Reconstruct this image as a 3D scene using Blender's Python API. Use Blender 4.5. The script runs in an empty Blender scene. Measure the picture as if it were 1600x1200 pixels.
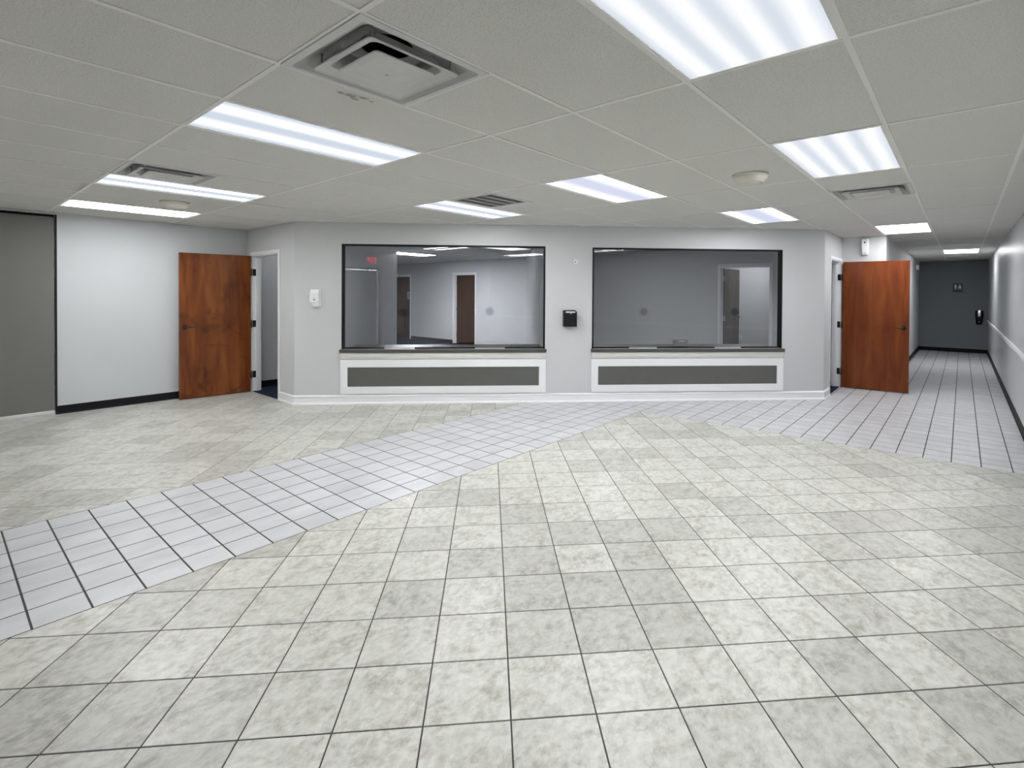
import bpy, math, random
from mathutils import Matrix, Vector
random.seed(7)
SC = bpy.context.scene
COL = SC.collection
PI = math.pi
FT = 0.3048
HC = 2.435                      # ceiling height
GX, GY = -1.5544, 0.9326        # origin of the two-foot ceiling grid
NW = Vector((-6.8333, 3.1420)); NE = Vector((-1.5227, 8.2668))   # ends of the diagonal window wall
FA = math.atan2(NE.y - NW.y, NE.x - NW.x)
TD = Vector((math.cos(FA), math.sin(FA))); ND = Vector((-TD.y, TD.x))
FLEN = (NE - NW).length

# ---------------------------------------------------------------- mesh helpers
class MB:
    def __init__(self):
        self.v = []; self.f = []; self.m = []; self.sm = []
    def add(self, vs, fs, mi=0, smooth=False):
        o = len(self.v); self.v += [tuple(p) for p in vs]
        for f in fs:
            self.f.append([i + o for i in f]); self.m.append(mi); self.sm.append(smooth)
    def box(self, x0, x1, y0, y1, z0, z1, mi=0):
        if x0 > x1: x0, x1 = x1, x0
        if y0 > y1: y0, y1 = y1, y0
        if z0 > z1: z0, z1 = z1, z0
        vs = [(x, y, z) for z in (z0, z1) for y in (y0, y1) for x in (x0, x1)]
        self.add(vs, [(0,2,3,1),(4,5,7,6),(0,1,5,4),(2,6,7,3),(0,4,6,2),(1,3,7,5)], mi)
        return self
    def bbox(self, x0, x1, y0, y1, z0, z1, b=.004, mi=0):
        """box with chamfered edges"""
        if x0 > x1: x0, x1 = x1, x0
        if y0 > y1: y0, y1 = y1, y0
        if z0 > z1: z0, z1 = z1, z0
        b = min(b, (x1-x0)*.45, (y1-y0)*.45, (z1-z0)*.45)
        def ring(i, z): return [(x0+i, y0+b, z), (x0+b, y0+i, z), (x1-b, y0+i, z), (x1-i, y0+b, z),
                                (x1-i, y1-b, z), (x1-b, y1-i, z), (x0+b, y1-i, z), (x0+i, y1-b, z)]
        def ringin(z): return [(x0+b, y0+b, z), (x0+b, y0+b, z), (x1-b, y0+b, z), (x1-b, y0+b, z),
                               (x1-b, y1-b, z), (x1-b, y1-b, z), (x0+b, y1-b, z), (x0+b, y1-b, z)]
        vs = ring(0, z0+b) + ring(0, z1-b)
        fs = [(i, (i+1) % 8, 8+(i+1) % 8, 8+i) for i in range(8)]
        q0 = [(x0+b, y0+b, z0), (x1-b, y0+b, z0), (x1-b, y1-b, z0), (x0+b, y1-b, z0)]
        q1 = [(x, y, z1) for x, y, z in q0]
        vs += q0 + q1
        fs += [(19,18,17,16), (20,21,22,23)]
        for k, base, flip in ((16, 0, False), (20, 8, True)):
            for c in range(4):
                a, e = base + 2*c, base + 2*c + 1
                nx = base + (2*c+2) % 8
                t1 = (k+c, e, a); t2 = (k+c, k+(c+1) % 4, nx, e)
                if flip: t1 = t1[::-1]; t2 = t2[::-1]
                fs += [t1, t2]
        self.add(vs, fs, mi)
        return self
    def cyl(self, c, axis, r0, r1, h, n=24, mi=0, cap=True, smooth=True):
        """cylinder / cone from point c along axis"""
        ax = Vector(axis).normalized(); u = ax.orthogonal().normalized(); w = ax.cross(u); c = Vector(c)
        vs = []
        for r, t in ((r0, 0), (r1, h)):
            for i in range(n):
                a = 2*PI*i/n
                vs.append(c + ax*t + u*(r*math.cos(a)) + w*(r*math.sin(a)))
        self.add(vs, [(i, (i+1) % n, n+(i+1) % n, n+i) for i in range(n)], mi, smooth)
        if cap:
            self.add(vs[:n], [tuple(range(n))[::-1]], mi); self.add(vs[n:], [tuple(range(n))], mi)
        return self
    def lathe(self, prof, axis_pt=(0,0), n=40, mi=0, smooth=True):
        """profile of (r, z) turned about a vertical axis"""
        vs = []
        for r, z in prof:
            for i in range(n):
                a = 2*PI*i/n
                vs.append((axis_pt[0]+r*math.cos(a), axis_pt[1]+r*math.sin(a), z))
        fs = []
        for k in range(len(prof)-1):
            for i in range(n):
                fs.append((k*n+i, k*n+(i+1) % n, (k+1)*n+(i+1) % n, (k+1)*n+i))
        self.add(vs, fs, mi, smooth)
        return self
    def loft(self, rings, mi=0, smooth=False, capend=False, capstart=False):
        n = len(rings[0]); vs = [p for r in rings for p in r]; fs = []
        for k in range(len(rings)-1):
            for i in range(n):
                fs.append((k*n+i, k*n+(i+1) % n, (k+1)*n+(i+1) % n, (k+1)*n+i))
        self.add(vs, fs, mi, smooth)
        if capend: self.add(rings[-1], [tuple(range(n))], mi)
        if capstart: self.add(rings[0], [tuple(range(n))[::-1]], mi)
        return self
    def ball(self, c, r, mi=0, n=16, sx=1, sy=1, sz=1):
        vs = []; fs = []
        for k in range(n//2+1):
            t = PI*k/(n//2)
            for i in range(n):
                a = 2*PI*i/n
                vs.append((c[0]+sx*r*math.sin(t)*math.cos(a), c[1]+sy*r*math.sin(t)*math.sin(a), c[2]+sz*r*math.cos(t)))
        for k in range(n//2):
            for i in range(n):
                fs.append((k*n+i, (k+1)*n+i, (k+1)*n+(i+1) % n, k*n+(i+1) % n))
        self.add(vs, fs, mi, True)
        return self
    def prism(self, poly, y0, y1, mi=0):
        """polygon in x/z extruded along y"""
        n = len(poly)
        vs = [(x, y0, z) for x, z in poly] + [(x, y1, z) for x, z in poly]
        self.add(vs, [tuple(range(n)), tuple(range(2*n-1, n-1, -1))] + [(i, n+i, n+(i+1) % n, (i+1) % n) for i in range(n)], mi)
        return self
    def build(self, name, mats, parent=None, loc=None, rz=None, recalc=True):
        me = bpy.data.meshes.new(name)
        me.from_pydata(self.v, [], self.f)
        if not isinstance(mats, (list, tuple)): mats = [mats]
        for m in mats: me.materials.append(m)
        for p, mi, s in zip(me.polygons, self.m, self.sm):
            p.material_index = mi; p.use_smooth = s
        if recalc:
            import bmesh
            bm = bmesh.new(); bm.from_mesh(me)
            bmesh.ops.remove_doubles(bm, verts=bm.verts, dist=1e-6)
            bmesh.ops.recalc_face_normals(bm, faces=bm.faces)
            bm.to_mesh(me); bm.free()
        me.update()
        o = bpy.data.objects.new(name, me); COL.objects.link(o)
        if parent: o.parent = parent
        if loc is not None: o.location = loc
        if rz is not None: o.rotation_euler = (0, 0, rz)
        return o

def tag(o, label, cat, group=None, kind=None):
    o['label'] = label; o['category'] = cat
    if group: o['group'] = group
    if kind: o['kind'] = kind
    return o
def empty(name, loc, rz=0):
    o = bpy.data.objects.new(name, None); COL.objects.link(o)
    o.location = loc; o.rotation_euler = (0, 0, rz); o.empty_display_size = .1
    return o
def thing(name, label, cat, loc, rz=0, group=None, kind=None):
    return tag(empty(name, loc, rz), label, cat, group, kind)
def copy_tree(o, parent=None):
    c = o.copy(); COL.objects.link(c)
    if parent: c.parent = parent
    for ch in list(o.children): copy_tree(ch, c)
    return c
def fw(s, d=0., z=0.):
    """point on the diagonal wall: s along it, d behind its face"""
    p = NW + TD*s + ND*d
    return (p.x, p.y, z)

# ---------------------------------------------------------------- materials
class NT:
    def __init__(self, name):
        self.mat = bpy.data.materials.new(name); self.mat.use_nodes = True
        self.nt = self.mat.node_tree; self.nt.nodes.clear()
        self.out = self.nt.nodes.new('ShaderNodeOutputMaterial')
    def n(self, typ, props=None, **inp):
        nd = self.nt.nodes.new('ShaderNode' + typ)
        for k, v in (props or {}).items(): setattr(nd, k, v)
        for k, v in inp.items():
            key = int(k[1:]) if k[0] == 'i' and k[1:].isdigit() else k.replace('_', ' ')
            self.set(nd.inputs[key], v)
        return nd
    def set(self, sock, v):
        if hasattr(v, 'is_output') or isinstance(v, bpy.types.NodeSocket): self.nt.links.new(v, sock)
        elif isinstance(v, bpy.types.Node): self.nt.links.new(v.outputs[0], sock)
        else:
            if isinstance(v, (tuple, list)) and len(v) == 3 and sock.type == 'RGBA': v = (*v, 1)
            sock.default_value = v
    def math(self, op, a, b=None, c=None, clamp=False):
        nd = self.nt.nodes.new('ShaderNodeMath'); nd.operation = op; nd.use_clamp = clamp
        self.set(nd.inputs[0], a)
        if b is not None: self.set(nd.inputs[1], b)
        if c is not None: self.set(nd.inputs[2], c)
        return nd.outputs[0]
    def mix(self, f, a, b):
        nd = self.nt.nodes.new('ShaderNodeMix'); nd.data_type = 'RGBA'
        self.set(nd.inputs[0], f); self.set(nd.inputs[6], a); self.set(nd.inputs[7], b)
        return nd.outputs[2]
    def ramp(self, f, stops):
        nd = self.nt.nodes.new('ShaderNodeValToRGB'); cr = nd.color_ramp
        while len(cr.elements) < len(stops): cr.elements.new(.5)
        for e, (p, c) in zip(cr.elements, stops):
            e.position = p; e.color = (*c, 1) if len(c) == 3 else c
        self.set(nd.inputs[0], f)
        return nd.outputs[0]
    def bsdf(self, **inp):
        b = self.n('BsdfPrincipled', None, **inp)
        self.nt.links.new(b.outputs[0], self.out.inputs[0])
        return b
    def bump(self, h, strength=.2, dist=.01):
        return self.n('Bump', None, Strength=strength, Distance=dist, Height=h).outputs[0]

def srgb(r, g, b):
    f = lambda c: c/12.92 if c <= .04045 else ((c+.055)/1.055)**2.4
    return (f(r/255), f(g/255), f(b/255))

def plain(name, col, rough=.5, metal=0., spec=.5, noise=0., scale=60):
    m = NT(name)
    if noise:
        tc = m.n('TexCoord').outputs['Object']
        nz = m.n('TexNoise', None, Vector=tc, Scale=scale, Detail=4.)
        c = m.mix(nz.outputs[0], tuple(max(0, x*(1-noise)) for x in col), tuple(min(1, x*(1+noise)) for x in col))
        m.bsdf(Base_Color=c, Roughness=rough, Metallic=metal, Specular_IOR_Level=spec)
    else:
        m.bsdf(Base_Color=col, Roughness=rough, Metallic=metal, Specular_IOR_Level=spec)
    return m.mat

def paint(name, col, rough=.55, spec=.35, bump=.12):
    m = NT(name)
    tc = m.n('TexCoord').outputs['Object']
    a = m.n('TexNoise', None, Vector=tc, Scale=1.3, Detail=2.).outputs[0]
    b = m.n('TexNoise', None, Vector=tc, Scale=140., Detail=3.).outputs[0]
    c = m.mix(a, tuple(x*.975 for x in col), tuple(x*1.025 for x in col))
    m.bsdf(Base_Color=c, Roughness=rough, Specular_IOR_Level=spec, Normal=m.bump(b, bump, .003))
    return m.mat

M = {}
M['wall'] = paint('wall_paint', (.605, .612, .618))
M['wall_left'] = paint('wall_left_paint', (.60, .622, .632), .5)
M['wall_gloss'] = paint('hall_wall_paint', (.60, .615, .63), .33, .5, .05)
M['wall_dark'] = paint('hall_end_paint', (.22, .245, .255), .6)
M['wall_office'] = paint('office_paint', (.60, .605, .62))
M['white'] = paint('white_trim_paint', (.86, .865, .88), .35, .45, .03)
M['cream'] = paint('cream_trim_paint', (.72, .71, .675), .35, .45, .03)
M['cove'] = plain('black_cove_base', (.007, .007, .009), .55, spec=.2)
M['black_metal'] = plain('black_frame_metal', (.004, .004, .005), .55, spec=.25)
M['bronze'] = plain('dark_bronze_metal', (.045, .036, .032), .32, .8)
M['hinge'] = plain('dark_hinge_metal', (.03, .026, .024), .4, .6)
M['steel'] = plain('satin_steel', (.55, .55, .56), .3, .9)
M['plastic'] = plain('white_plastic', (.86, .86, .86), .35)
M['plastic_warm'] = plain('ivory_plastic', (.66, .63, .55), .45)
M['plastic_grey'] = plain('grey_plastic', (.16, .16, .155), .45)
M['black_plastic'] = plain('black_plastic', (.007, .007, .009), .4, spec=.25)
M['paper'] = plain('white_paper', (.85, .85, .85), .8)
M['diffuser'] = plain('painted_diffuser_metal', (.62, .62, .60), .45, noise=.05, scale=30)
M['dark_void'] = plain('dark_duct', (.006, .006, .006), .9)
M['duct'] = plain('dusty_shaded_pan_metal', (.42, .42, .40), .6, noise=.15, scale=14)  # pan shading put into the lowered base tone; the mottling is dust
M['grille'] = plain('return_grille_metal', (.30, .30, .285), .55)
M['laminate'] = plain('grey_laminate', (.075, .073, .070), .38, noise=.3, scale=120)
M['navy'] = plain('navy_sign_plastic', (.012, .02, .05), .4)
M['carpet'] = plain('navy_carpet', (.020, .030, .052), .95, spec=.1, noise=.6, scale=260)
M['light_grey_plastic'] = plain('pale_grey_plastic', (.45, .46, .47), .4)

# grey felt-like laminate of the counter inset panels
m = NT('charcoal_fabric_panel'); tc = m.n('TexCoord').outputs['Object']
a = m.n('TexNoise', None, Vector=tc, Scale=180., Detail=4.).outputs[0]
b = m.n('TexNoise', None, Vector=tc, Scale=9., Detail=4.).outputs[0]
c = m.mix(a, (.095, .096, .088), (.17, .17, .156)); c = m.mix(m.math('MULTIPLY', b, .5), c, (.11, .11, .102))
m.bsdf(Base_Color=c, Roughness=.85, Specular_IOR_Level=.2, Normal=m.bump(a, .25, .003)); M['inset'] = m.mat

# woven shade fabric
m = NT('grey_shade_fabric'); tc = m.n('TexCoord').outputs['Object']
w1 = m.n('TexWave', {'wave_type': 'BANDS', 'bands_direction': 'Z'}, Vector=tc, Scale=160., Distortion=.6).outputs[0]
w2 = m.n('TexWave', {'wave_type': 'BANDS', 'bands_direction': 'Y'}, Vector=tc, Scale=160., Distortion=.6).outputs[0]
nz = m.n('TexNoise', None, Vector=tc, Scale=300., Detail=3.).outputs[0]
h = m.math('MULTIPLY', w1, w2)
c = m.mix(m.math('ADD', m.math('MULTIPLY', h, .5), m.math('MULTIPLY', nz, .5)), (.165, .165, .152), (.245, .243, .226))
m.bsdf(Base_Color=c, Roughness=.9, Specular_IOR_Level=.15, Normal=m.bump(h, .2, .002)); M['shade'] = m.mat

# fissured acoustic tile
m = NT('acoustic_ceiling_tile'); tc = m.n('TexCoord').outputs['Object']
at = m.n('Attribute', {'attribute_name': 'tile'}).outputs['Fac']
v = m.n('VectorMath', {'operation': 'ADD'}, i0=tc, i1=m.n('CombineXYZ', None, X=m.math('MULTIPLY', at, 37.), Y=m.math('MULTIPLY', at, 91.)).outputs[0]).outputs[0]
n1 = m.n('TexNoise', None, Vector=v, Scale=130., Detail=5., Roughness=.7).outputs[0]
n2 = m.n('TexVoronoi', {'feature': 'DISTANCE_TO_EDGE'}, Vector=v, Scale=85.).outputs[0]
n3 = m.n('TexNoise', None, Vector=v, Scale=2.2, Detail=3.).outputs[0]
h = m.math('ADD', n1, m.math('MULTIPLY', n2, .6))
pit = m.ramp(n1, [(.30, (0,0,0)), (.52, (1,1,1))])
c = m.mix(pit, (.50, .493, .465), (.735, .725, .69))
c = m.mix(m.math('MULTIPLY', at, .35), c, (.68, .67, .63))
c = m.mix(m.math('MULTIPLY', n3, .22), c, (.57, .555, .515))
m.bsdf(Base_Color=c, Roughness=.95, Specular_IOR_Level=.1, Normal=m.bump(h, .45, .006)); M['tile'] = m.mat
M['stain'] = plain('dusty_stain', (.36, .335, .29), .95, noise=.4, scale=160)
M['tee'] = plain('ceiling_tee_enamel', (.80, .79, .755), .45)

def floor_tile(name, cols, vein, streak, rough, tone, nscale, vk, st, nr):
    m = NT(name)
    tc = m.n('TexCoord').outputs['Object']
    at = m.n('Attribute', {'attribute_name': 'tile'}).outputs['Fac']
    at2 = m.math('FRACT', m.math('MULTIPLY', at, 17.31))
    off = m.n('CombineXYZ', None, X=m.math('MULTIPLY', at, 53.), Y=m.math('MULTIPLY', at2, 71.), Z=m.math('MULTIPLY', at, 19.)).outputs[0]
    v0 = m.n('VectorMath', {'operation': 'ADD'}, i0=tc, i1=off).outputs[0]
    v = m.n('Mapping', None, Vector=v0, Rotation=(0, 0, streak[0]), Scale=streak[1]).outputs[0]
    n1 = m.n('TexNoise', None, Vector=v, Scale=nscale, Detail=8., Roughness=nr, Distortion=.6).outputs[0]
    n2 = m.n('TexNoise', None, Vector=v, Scale=nscale*3., Detail=5., Roughness=.65).outputs[0]
    c = m.ramp(n1, [(st[0], cols[0]), (st[1], cols[1]), (st[2], cols[2])])
    k = m.ramp(n2, [(.40, (0, 0, 0)), (.66, (1, 1, 1))])
    c = m.mix(m.math('MULTIPLY', k, vk), c, vein)
    dark = m.ramp(at, [(.22, (tone[0],)*3), (.30, (tone[1],)*3), (.42, (tone[2],)*3), (1, (tone[3],)*3)])
    nd = m.nt.nodes.new('ShaderNodeMix'); nd.data_type = 'RGBA'; nd.blend_type = 'MULTIPLY'
    nd.inputs[0].default_value = 1.; m.set(nd.inputs[6], c); m.set(nd.inputs[7], dark)
    r = m.math('ADD', rough, m.math('MULTIPLY', n2, .12))
    m.bsdf(Base_Color=nd.outputs[2], Roughness=r, Specular_IOR_Level=.5, Normal=m.bump(n1, .06 if vk > .2 else .0, .004))
    return m.mat
M['beige'] = floor_tile('beige_stone_tile', [(.375, .370, .325), (.53, .527, .478), (.655, .652, .604)], (.72, .718, .672), (.6, (1., .75, 1.)), .30, (.80, .83, .96, 1.0), 11., .75, (.38, .52, .70), .70)
M['white_tile'] = floor_tile('white_streaked_tile', [(.525, .527, .542), (.59, .593, .608), (.645, .648, .663)], (.66, .66, .67), (0., (1.3, .5, 1.)), .34, (.95, .97, 1.0, 1.015), 5., .12, (.30, .52, .75), .52)
M['grout'] = plain('dark_grout', (.060, .057, .056), .9, noise=.25, scale=60)
M['grout_light'] = plain('grey_grout', (.12, .12, .115), .9, noise=.25, scale=60)

def wood(name, dark, mid, light, scuff):
    m = NT(name); tc = m.n('TexCoord').outputs['Object']
    v = m.n('Mapping', None, Vector=tc, Scale=(4.5, 4.5, .55)).outputs[0]
    n1 = m.n('TexNoise', None, Vector=v, Scale=2.0, Detail=4., Roughness=.5, Distortion=.5).outputs[0]
    v2 = m.n('Mapping', None, Vector=tc, Scale=(70., 70., 1.6)).outputs[0]
    n2 = m.n('TexNoise', None, Vector=v2, Scale=3., Detail=4.).outputs[0]
    c = m.ramp(n1, [(.3, dark), (.5, mid), (.72, light)])
    c = m.mix(m.math('MULTIPLY', n2, .22), c, dark)
    s = m.n('TexNoise', None, Vector=tc, Scale=2.6, Detail=3., Distortion=1.5).outputs[0]
    sm = m.ramp(s, [(.52, (0, 0, 0)), (.72, (1, 1, 1))])
    c = m.mix(m.math('MULTIPLY', sm, scuff), c, tuple(x*.55 for x in dark))
    m.bsdf(Base_Color=c, Roughness=.26, Specular_IOR_Level=.32)
    return m.mat
M['wood_l'] = wood('cherry_veneer', (.110, .024, .004), (.195, .050, .008), (.270, .082, .014), .75)
M['wood_r'] = wood('red_oak_veneer', (.120, .023, .004), (.180, .040, .007), (.235, .060, .012), .25)
M['wood_dark'] = wood('walnut_veneer', (.030, .011, .005), (.047, .018, .008), (.064, .026, .012), .1)
M['wood_grey'] = wood('greyed_veneer', (.13, .105, .085), (.17, .14, .115), (.21, .175, .145), .1)

# glazing: two-sided Schlick reflection over a tinted clear pane
m = NT('tinted_glass')
fc = m.n('LayerWeight', None, Blend=.5).outputs['Facing']
fr = m.math('ADD', .045, m.math('MULTIPLY', .955, m.math('POWER', fc, 5.)))
tr = m.n('BsdfTransparent', None, Color=(.945, .955, .965, 1))
gl = m.n('BsdfGlossy', None, Color=(1, 1, 1, 1), Roughness=0.)
mx = m.n('MixShader', None, Fac=fr, i1=tr.outputs[0], i2=gl.outputs[0])
m.nt.links.new(mx.outputs[0], m.out.inputs[0]); M['glass'] = m.mat
m = NT('etched_speech_ring')
tr = m.n('BsdfTransparent', None, Color=(.80, .82, .84, 1)); df = m.n('BsdfPrincipled', None, Base_Color=(.05, .05, .052, 1), Roughness=.6)
mx = m.n('MixShader', None, Fac=.065, i1=tr.outputs[0], i2=df.outputs[0])
m.nt.links.new(mx.outputs[0], m.out.inputs[0]); M['etched'] = m.mat

def lens_mat(name, tubes, width, hi, lo, soft=.06):
    """prismatic lens: glaring strip under each tube, softly dimmer between (x runs across the fixture)"""
    m = NT(name); co = m.n('TexCoord').outputs['Object']; x = m.n('SeparateXYZ', None, Vector=co).outputs[0]
    dmin = None
    for t in tubes:
        d = m.math('ABSOLUTE', m.math('SUBTRACT', x, t))
        dmin = d if dmin is None else m.math('MINIMUM', dmin, d)
    core = m.math('SUBTRACT', 1., m.n('MapRange', {'interpolation_type': 'SMOOTHSTEP'}, Value=dmin, From_Min=width-.003, From_Max=width+.003).outputs[0])
    nz = m.n('TexNoise', None, Vector=m.n('Mapping', None, Vector=co, Scale=(14., 1.2, 1.)).outputs[0], Scale=2., Detail=2.).outputs[0]
    fall = m.n('MapRange', {'interpolation_type': 'SMOOTHSTEP'}, Value=m.math('ADD', dmin, m.math('MULTIPLY', m.math('SUBTRACT', nz, .5), .03)), From_Min=width, From_Max=width+soft).outputs[0]
    ay = m.math('ABSOLUTE', m.n('SeparateXYZ', None, Vector=co).outputs[1]); ax = m.math('ABSOLUTE', x)
    core = m.math('MULTIPLY', core, m.math('LESS_THAN', ay, .560))
    rim = m.math('MAXIMUM', m.math('GREATER_THAN', ay, .594), m.math('GREATER_THAN', ax, .2815))
    c = m.mix(rim, m.mix(core, m.mix(fall, (.70, .715, .74), lo), hi), (1., 1., 1.))
    e = m.n('Emission', None, Color=c, Strength=1.)
    m.nt.links.new(e.outputs[0], m.out.inputs[0])
    return m.mat
LO = (.46, .505, .575)
HI = (26., 26.2, 26.6)
M['lens2'] = lens_mat('two_tube_lens', (-.150, .150), .047, HI, LO, .07)
M['lens3'] = lens_mat('wide_tube_lens', (-.205, .205), .052, HI, (.49, .515, .64), .10)
M['lens1'] = lens_mat('four_tube_lens', (-.215, -.072, .072, .215), .013, tuple(x*1.6 for x in HI), (.51, .545, .60), .055)
M['lens_office'] = lens_mat('office_lens', (-.15, .15), .06, tuple(x*4.8 for x in HI), LO)
M['lens_room'] = lens_mat('room_lens', (-.15, .15), .05, tuple(x*1.0 for x in HI), LO)
M['lens_far'] = lens_mat('far_room_lens', (-.15, .15), .035, tuple(x*.9 for x in HI), LO)
M['lens_full'] = lens_mat('full_glow_lens', (-.14, .14), .138, tuple(x*.36 for x in HI), (.72, .73, .75), .02)
M['lens_dim'] = lens_mat('dim_office_lens', (-.15, .15), .09, (1.55, 1.58, 1.62), (.9, .95, 1.))

m = NT('red_exit_letters'); e = m.n('Emission', None, Color=(1., .03, .05, 1), Strength=7.); m.nt.links.new(e.outputs[0], m.out.inputs[0]); M['red'] = m.mat
m = NT('daylight_behind_shade'); e = m.n('Emission', None, Color=(.9, .95, 1., 1), Strength=14.); m.nt.links.new(e.outputs[0], m.out.inputs[0]); M['day'] = m.mat

# ---------------------------------------------------------------- walls
def wall(name, p0, p1, th, mat, openings=(), label='', h=HC+.12):
    p0 = Vector(p0[:2]); p1 = Vector(p1[:2]); L = (p1-p0).length; a = math.atan2(p1.y-p0.y, p1.x-p0.x)
    xs = sorted({0., L} | {max(0, min(L, o[0])) for o in openings} | {max(0, min(L, o[1])) for o in openings})
    mb = MB()
    for x0, x1 in zip(xs[:-1], xs[1:]):
        if x1 - x0 < 1e-5: continue
        ops = [o for o in openings if o[0] <= x0+1e-6 and o[1] >= x1-1e-6]
        if not ops: mb.box(x0, x1, 0, th, 0, h); continue
        z = 0.
        for o in sorted(ops, key=lambda o: o[2]):
            if o[2] > z + 1e-4: mb.box(x0, x1, 0, th, z, o[2])
            z = o[3]
        if z < h: mb.box(x0, x1, 0, th, z, h)
    o = mb.build(name, mat, loc=(p0.x, p0.y, 0), rz=a)
    return tag(o, label or name.replace('_', ' '), 'wall', kind='structure')

XL, XR, YB, YE, XH = -8.42, .52, -.95, 17.6, -.92
YD, YC, YO = 3.142, 9.608, 10.05
W1 = (.615, 3.352, .7352, 2.148); W2 = (4.008, 6.748, .7352, 2.140)
DL = (-8.21, -7.305); DR = (8.69, 9.565); DH = 2.047
PS, PM = .60, 3.42
wall('wall_front', NW, NE, .12, M['wall'], (W1, W2), 'pale grey diagonal wall holding both reception windows')
wall('wall_left', (XL, YB-.12), (XL, 5.62), .12, M['wall_left'], ((.30, 2.07, .03, 2.416),), 'pale blue grey wall on the left behind the open brown door')
wall('wall_doorway_left', (XL, YD), NW, .12, M['wall'], ((DL[0]-XL, DL[1]-XL, 0, DH),), 'short grey wall around the left doorway')
wall('wall_doorway_right', (NE.x, NE.y), (NE.x, YO+.12), .12, M['wall'], ((DR[0]-NE.y, DR[1]-NE.y, 0, DH),), 'short grey wall around the right doorway')
wall('wall_corner', (NE.x, YC), (XH, YC), .12, M['wall'], (), 'narrow grey wall with the air freshener beside the hallway')
wall('wall_hall_left', (XH, YC+.12), (XH, YE), .12, M['wall'], (), 'grey left wall of the hallway')
wall('wall_hall_end', (XH-.12, YE), (XR+.12, YE), .12, M['wall_dark'], (), 'dark slate wall at the end of the hallway')
wall('wall_right', (XR, YE), (XR, YB-.12), .12, M['wall_gloss'], (), 'glossy pale grey wall on the right with a white chair rail')
wall('wall_back', (XR, YB), (XL, YB), .12, M['wall'], ((3.62, 5.02, 0.03, 2.1),), 'grey wall behind the viewer with the exit sign')
# rooms behind the glass
p = NW + TD*PS
wall('wall_partition_left', p + ND*.12, p + ND*3.72, .10, M['wall_office'], (), 'bluish grey partition seen through the left part of the left window')
q = NW + TD*PM
dm = (YO - q.y)/ND.y
wall('wall_partition_middle', q + ND*dm, q + ND*.12, .12, M['wall_office'], (), 'bluish grey partition seen at the right edge of the left window')
pe = p + ND*3.72
wall('wall_reception_near', (pe.x, pe.y), (-16.5, pe.y), .10, M['wall_office'], (), 'reception wall behind the left partition')
wall('wall_reception_left', (-16.5, pe.y-.1), (-16.5, YO), .10, M['wall_office'], (), 'far left wall of the reception room')
DA = (-14.66, -13.75); DB = (-11.61, -10.70); D4 = (-3.675, -2.745)
wall('wall_office_back', (-16.6, YO), (NE.x-.12, YO), .12, M['wall_office'], tuple((d[0]+16.6, d[1]+16.6, 0, DH) for d in (DA, DB, D4)), 'grey back wall of the reception rooms behind the glass')
wall('wall_far_room', (-5.2, 12.3), (XH-.12, 12.3), .10, M['wall_office'], (), 'pale wall of the room beyond the white framed doorway')
wall('wall_far_room_left', (-5.2, YO+.12), (-5.2, 12.3), .10, M['wall_office'], (), 'left wall of the room beyond the white framed doorway')

# ---------------------------------------------------------------- floor (every tile cut to the borders, grout recessed)
def clip(poly, hp):
    a, b, c = hp                     # keep a*x+b*y <= c
    out = []
    for i in range(len(poly)):
        P, Q = poly[i], poly[(i+1) % len(poly)]
        dp = a*P[0]+b*P[1]-c; dq = a*Q[0]+b*Q[1]-c
        if dp <= 0: out.append(P)
        if (dp < 0 < dq) or (dq < 0 < dp):
            t = dp/(dp-dq); out.append((P[0]+(Q[0]-P[0])*t, P[1]+(Q[1]-P[1])*t))
    return out
def halfplanes(poly):                # convex, counter-clockwise
    hs = []
    for i in range(len(poly)):
        (x0, y0), (x1, y1) = poly[i], poly[(i+1) % len(poly)]
        nx, ny = y1-y0, -(x1-x0)
        hs.append((nx, ny, nx*x0+ny*y0))
    return hs
def fwy(x): return NW.y + (x-NW.x)*TD.y/TD.x
fl = MB(); tilev = []
def lay(poly, org, ang, size, grout, mi, seed):
    hs = halfplanes(poly); c, s = math.cos(ang), math.sin(ang)
    us = [((x-org[0])*c+(y-org[1])*s)/size for x, y in poly]; vs = [(-(x-org[0])*s+(y-org[1])*c)/size for x, y in poly]
    g = grout/size/2
    for i in range(math.floor(min(us))-1, math.ceil(max(us))+1):
        for j in range(math.floor(min(vs))-1, math.ceil(max(vs))+1):
            P = [(org[0]+size*(u*c-v*s), org[1]+size*(u*s+v*c)) for u, v in ((i+g, j+g), (i+1-g, j+g), (i+1-g, j+1-g), (i+g, j+1-g))]
            for h in hs:
                P = clip(P, h)
                if len(P) < 3: break
            if len(P) < 3: continue
            ar = abs(sum(P[k][0]*P[(k+1) % len(P)][1]-P[(k+1) % len(P)][0]*P[k][1] for k in range(len(P))))/2
            if ar < 2e-4: continue
            r = random.Random(i*7919+j*104729+seed).random()
            n = len(P); b = .0012
            cx = sum(p[0] for p in P)/n; cy = sum(p[1] for p in P)/n
            ins = []
            for x, y in P:
                d = math.hypot(x-cx, y-cy) or 1
                ins.append((x+(cx-x)*b/d, y+(cy-y)*b/d))
            vs3 = [(x, y, 0) for x, y in ins] + [(x, y, -.0008) for x, y in P] + [(x, y, -.004) for x, y in P]
            fs = [tuple(range(n))] + [(n+k, n+(k+1) % n, (k+1) % n, k) for k in range(n)] + [(2*n+k, 2*n+(k+1) % n, n+(k+1) % n, n+k) for k in range(n)]
            fl.add(vs3, fs, mi); tilev.extend([r]*len(fs))
BX0, BX1, BY = -4.5859, -3.146, 5.885
BO, BA = (-1.2023, 1.3101), math.radians(45.215)
WO, WS = (-4.5859, .2953), .2057
YL = YB
beige_left = [[(XL, YL), (BX0-.004, YL), (BX0-.004, YD), (XL, YD)], [(NW.x, YD), (BX0-.004, YD), (BX0-.004, fwy(BX0))]]
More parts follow.
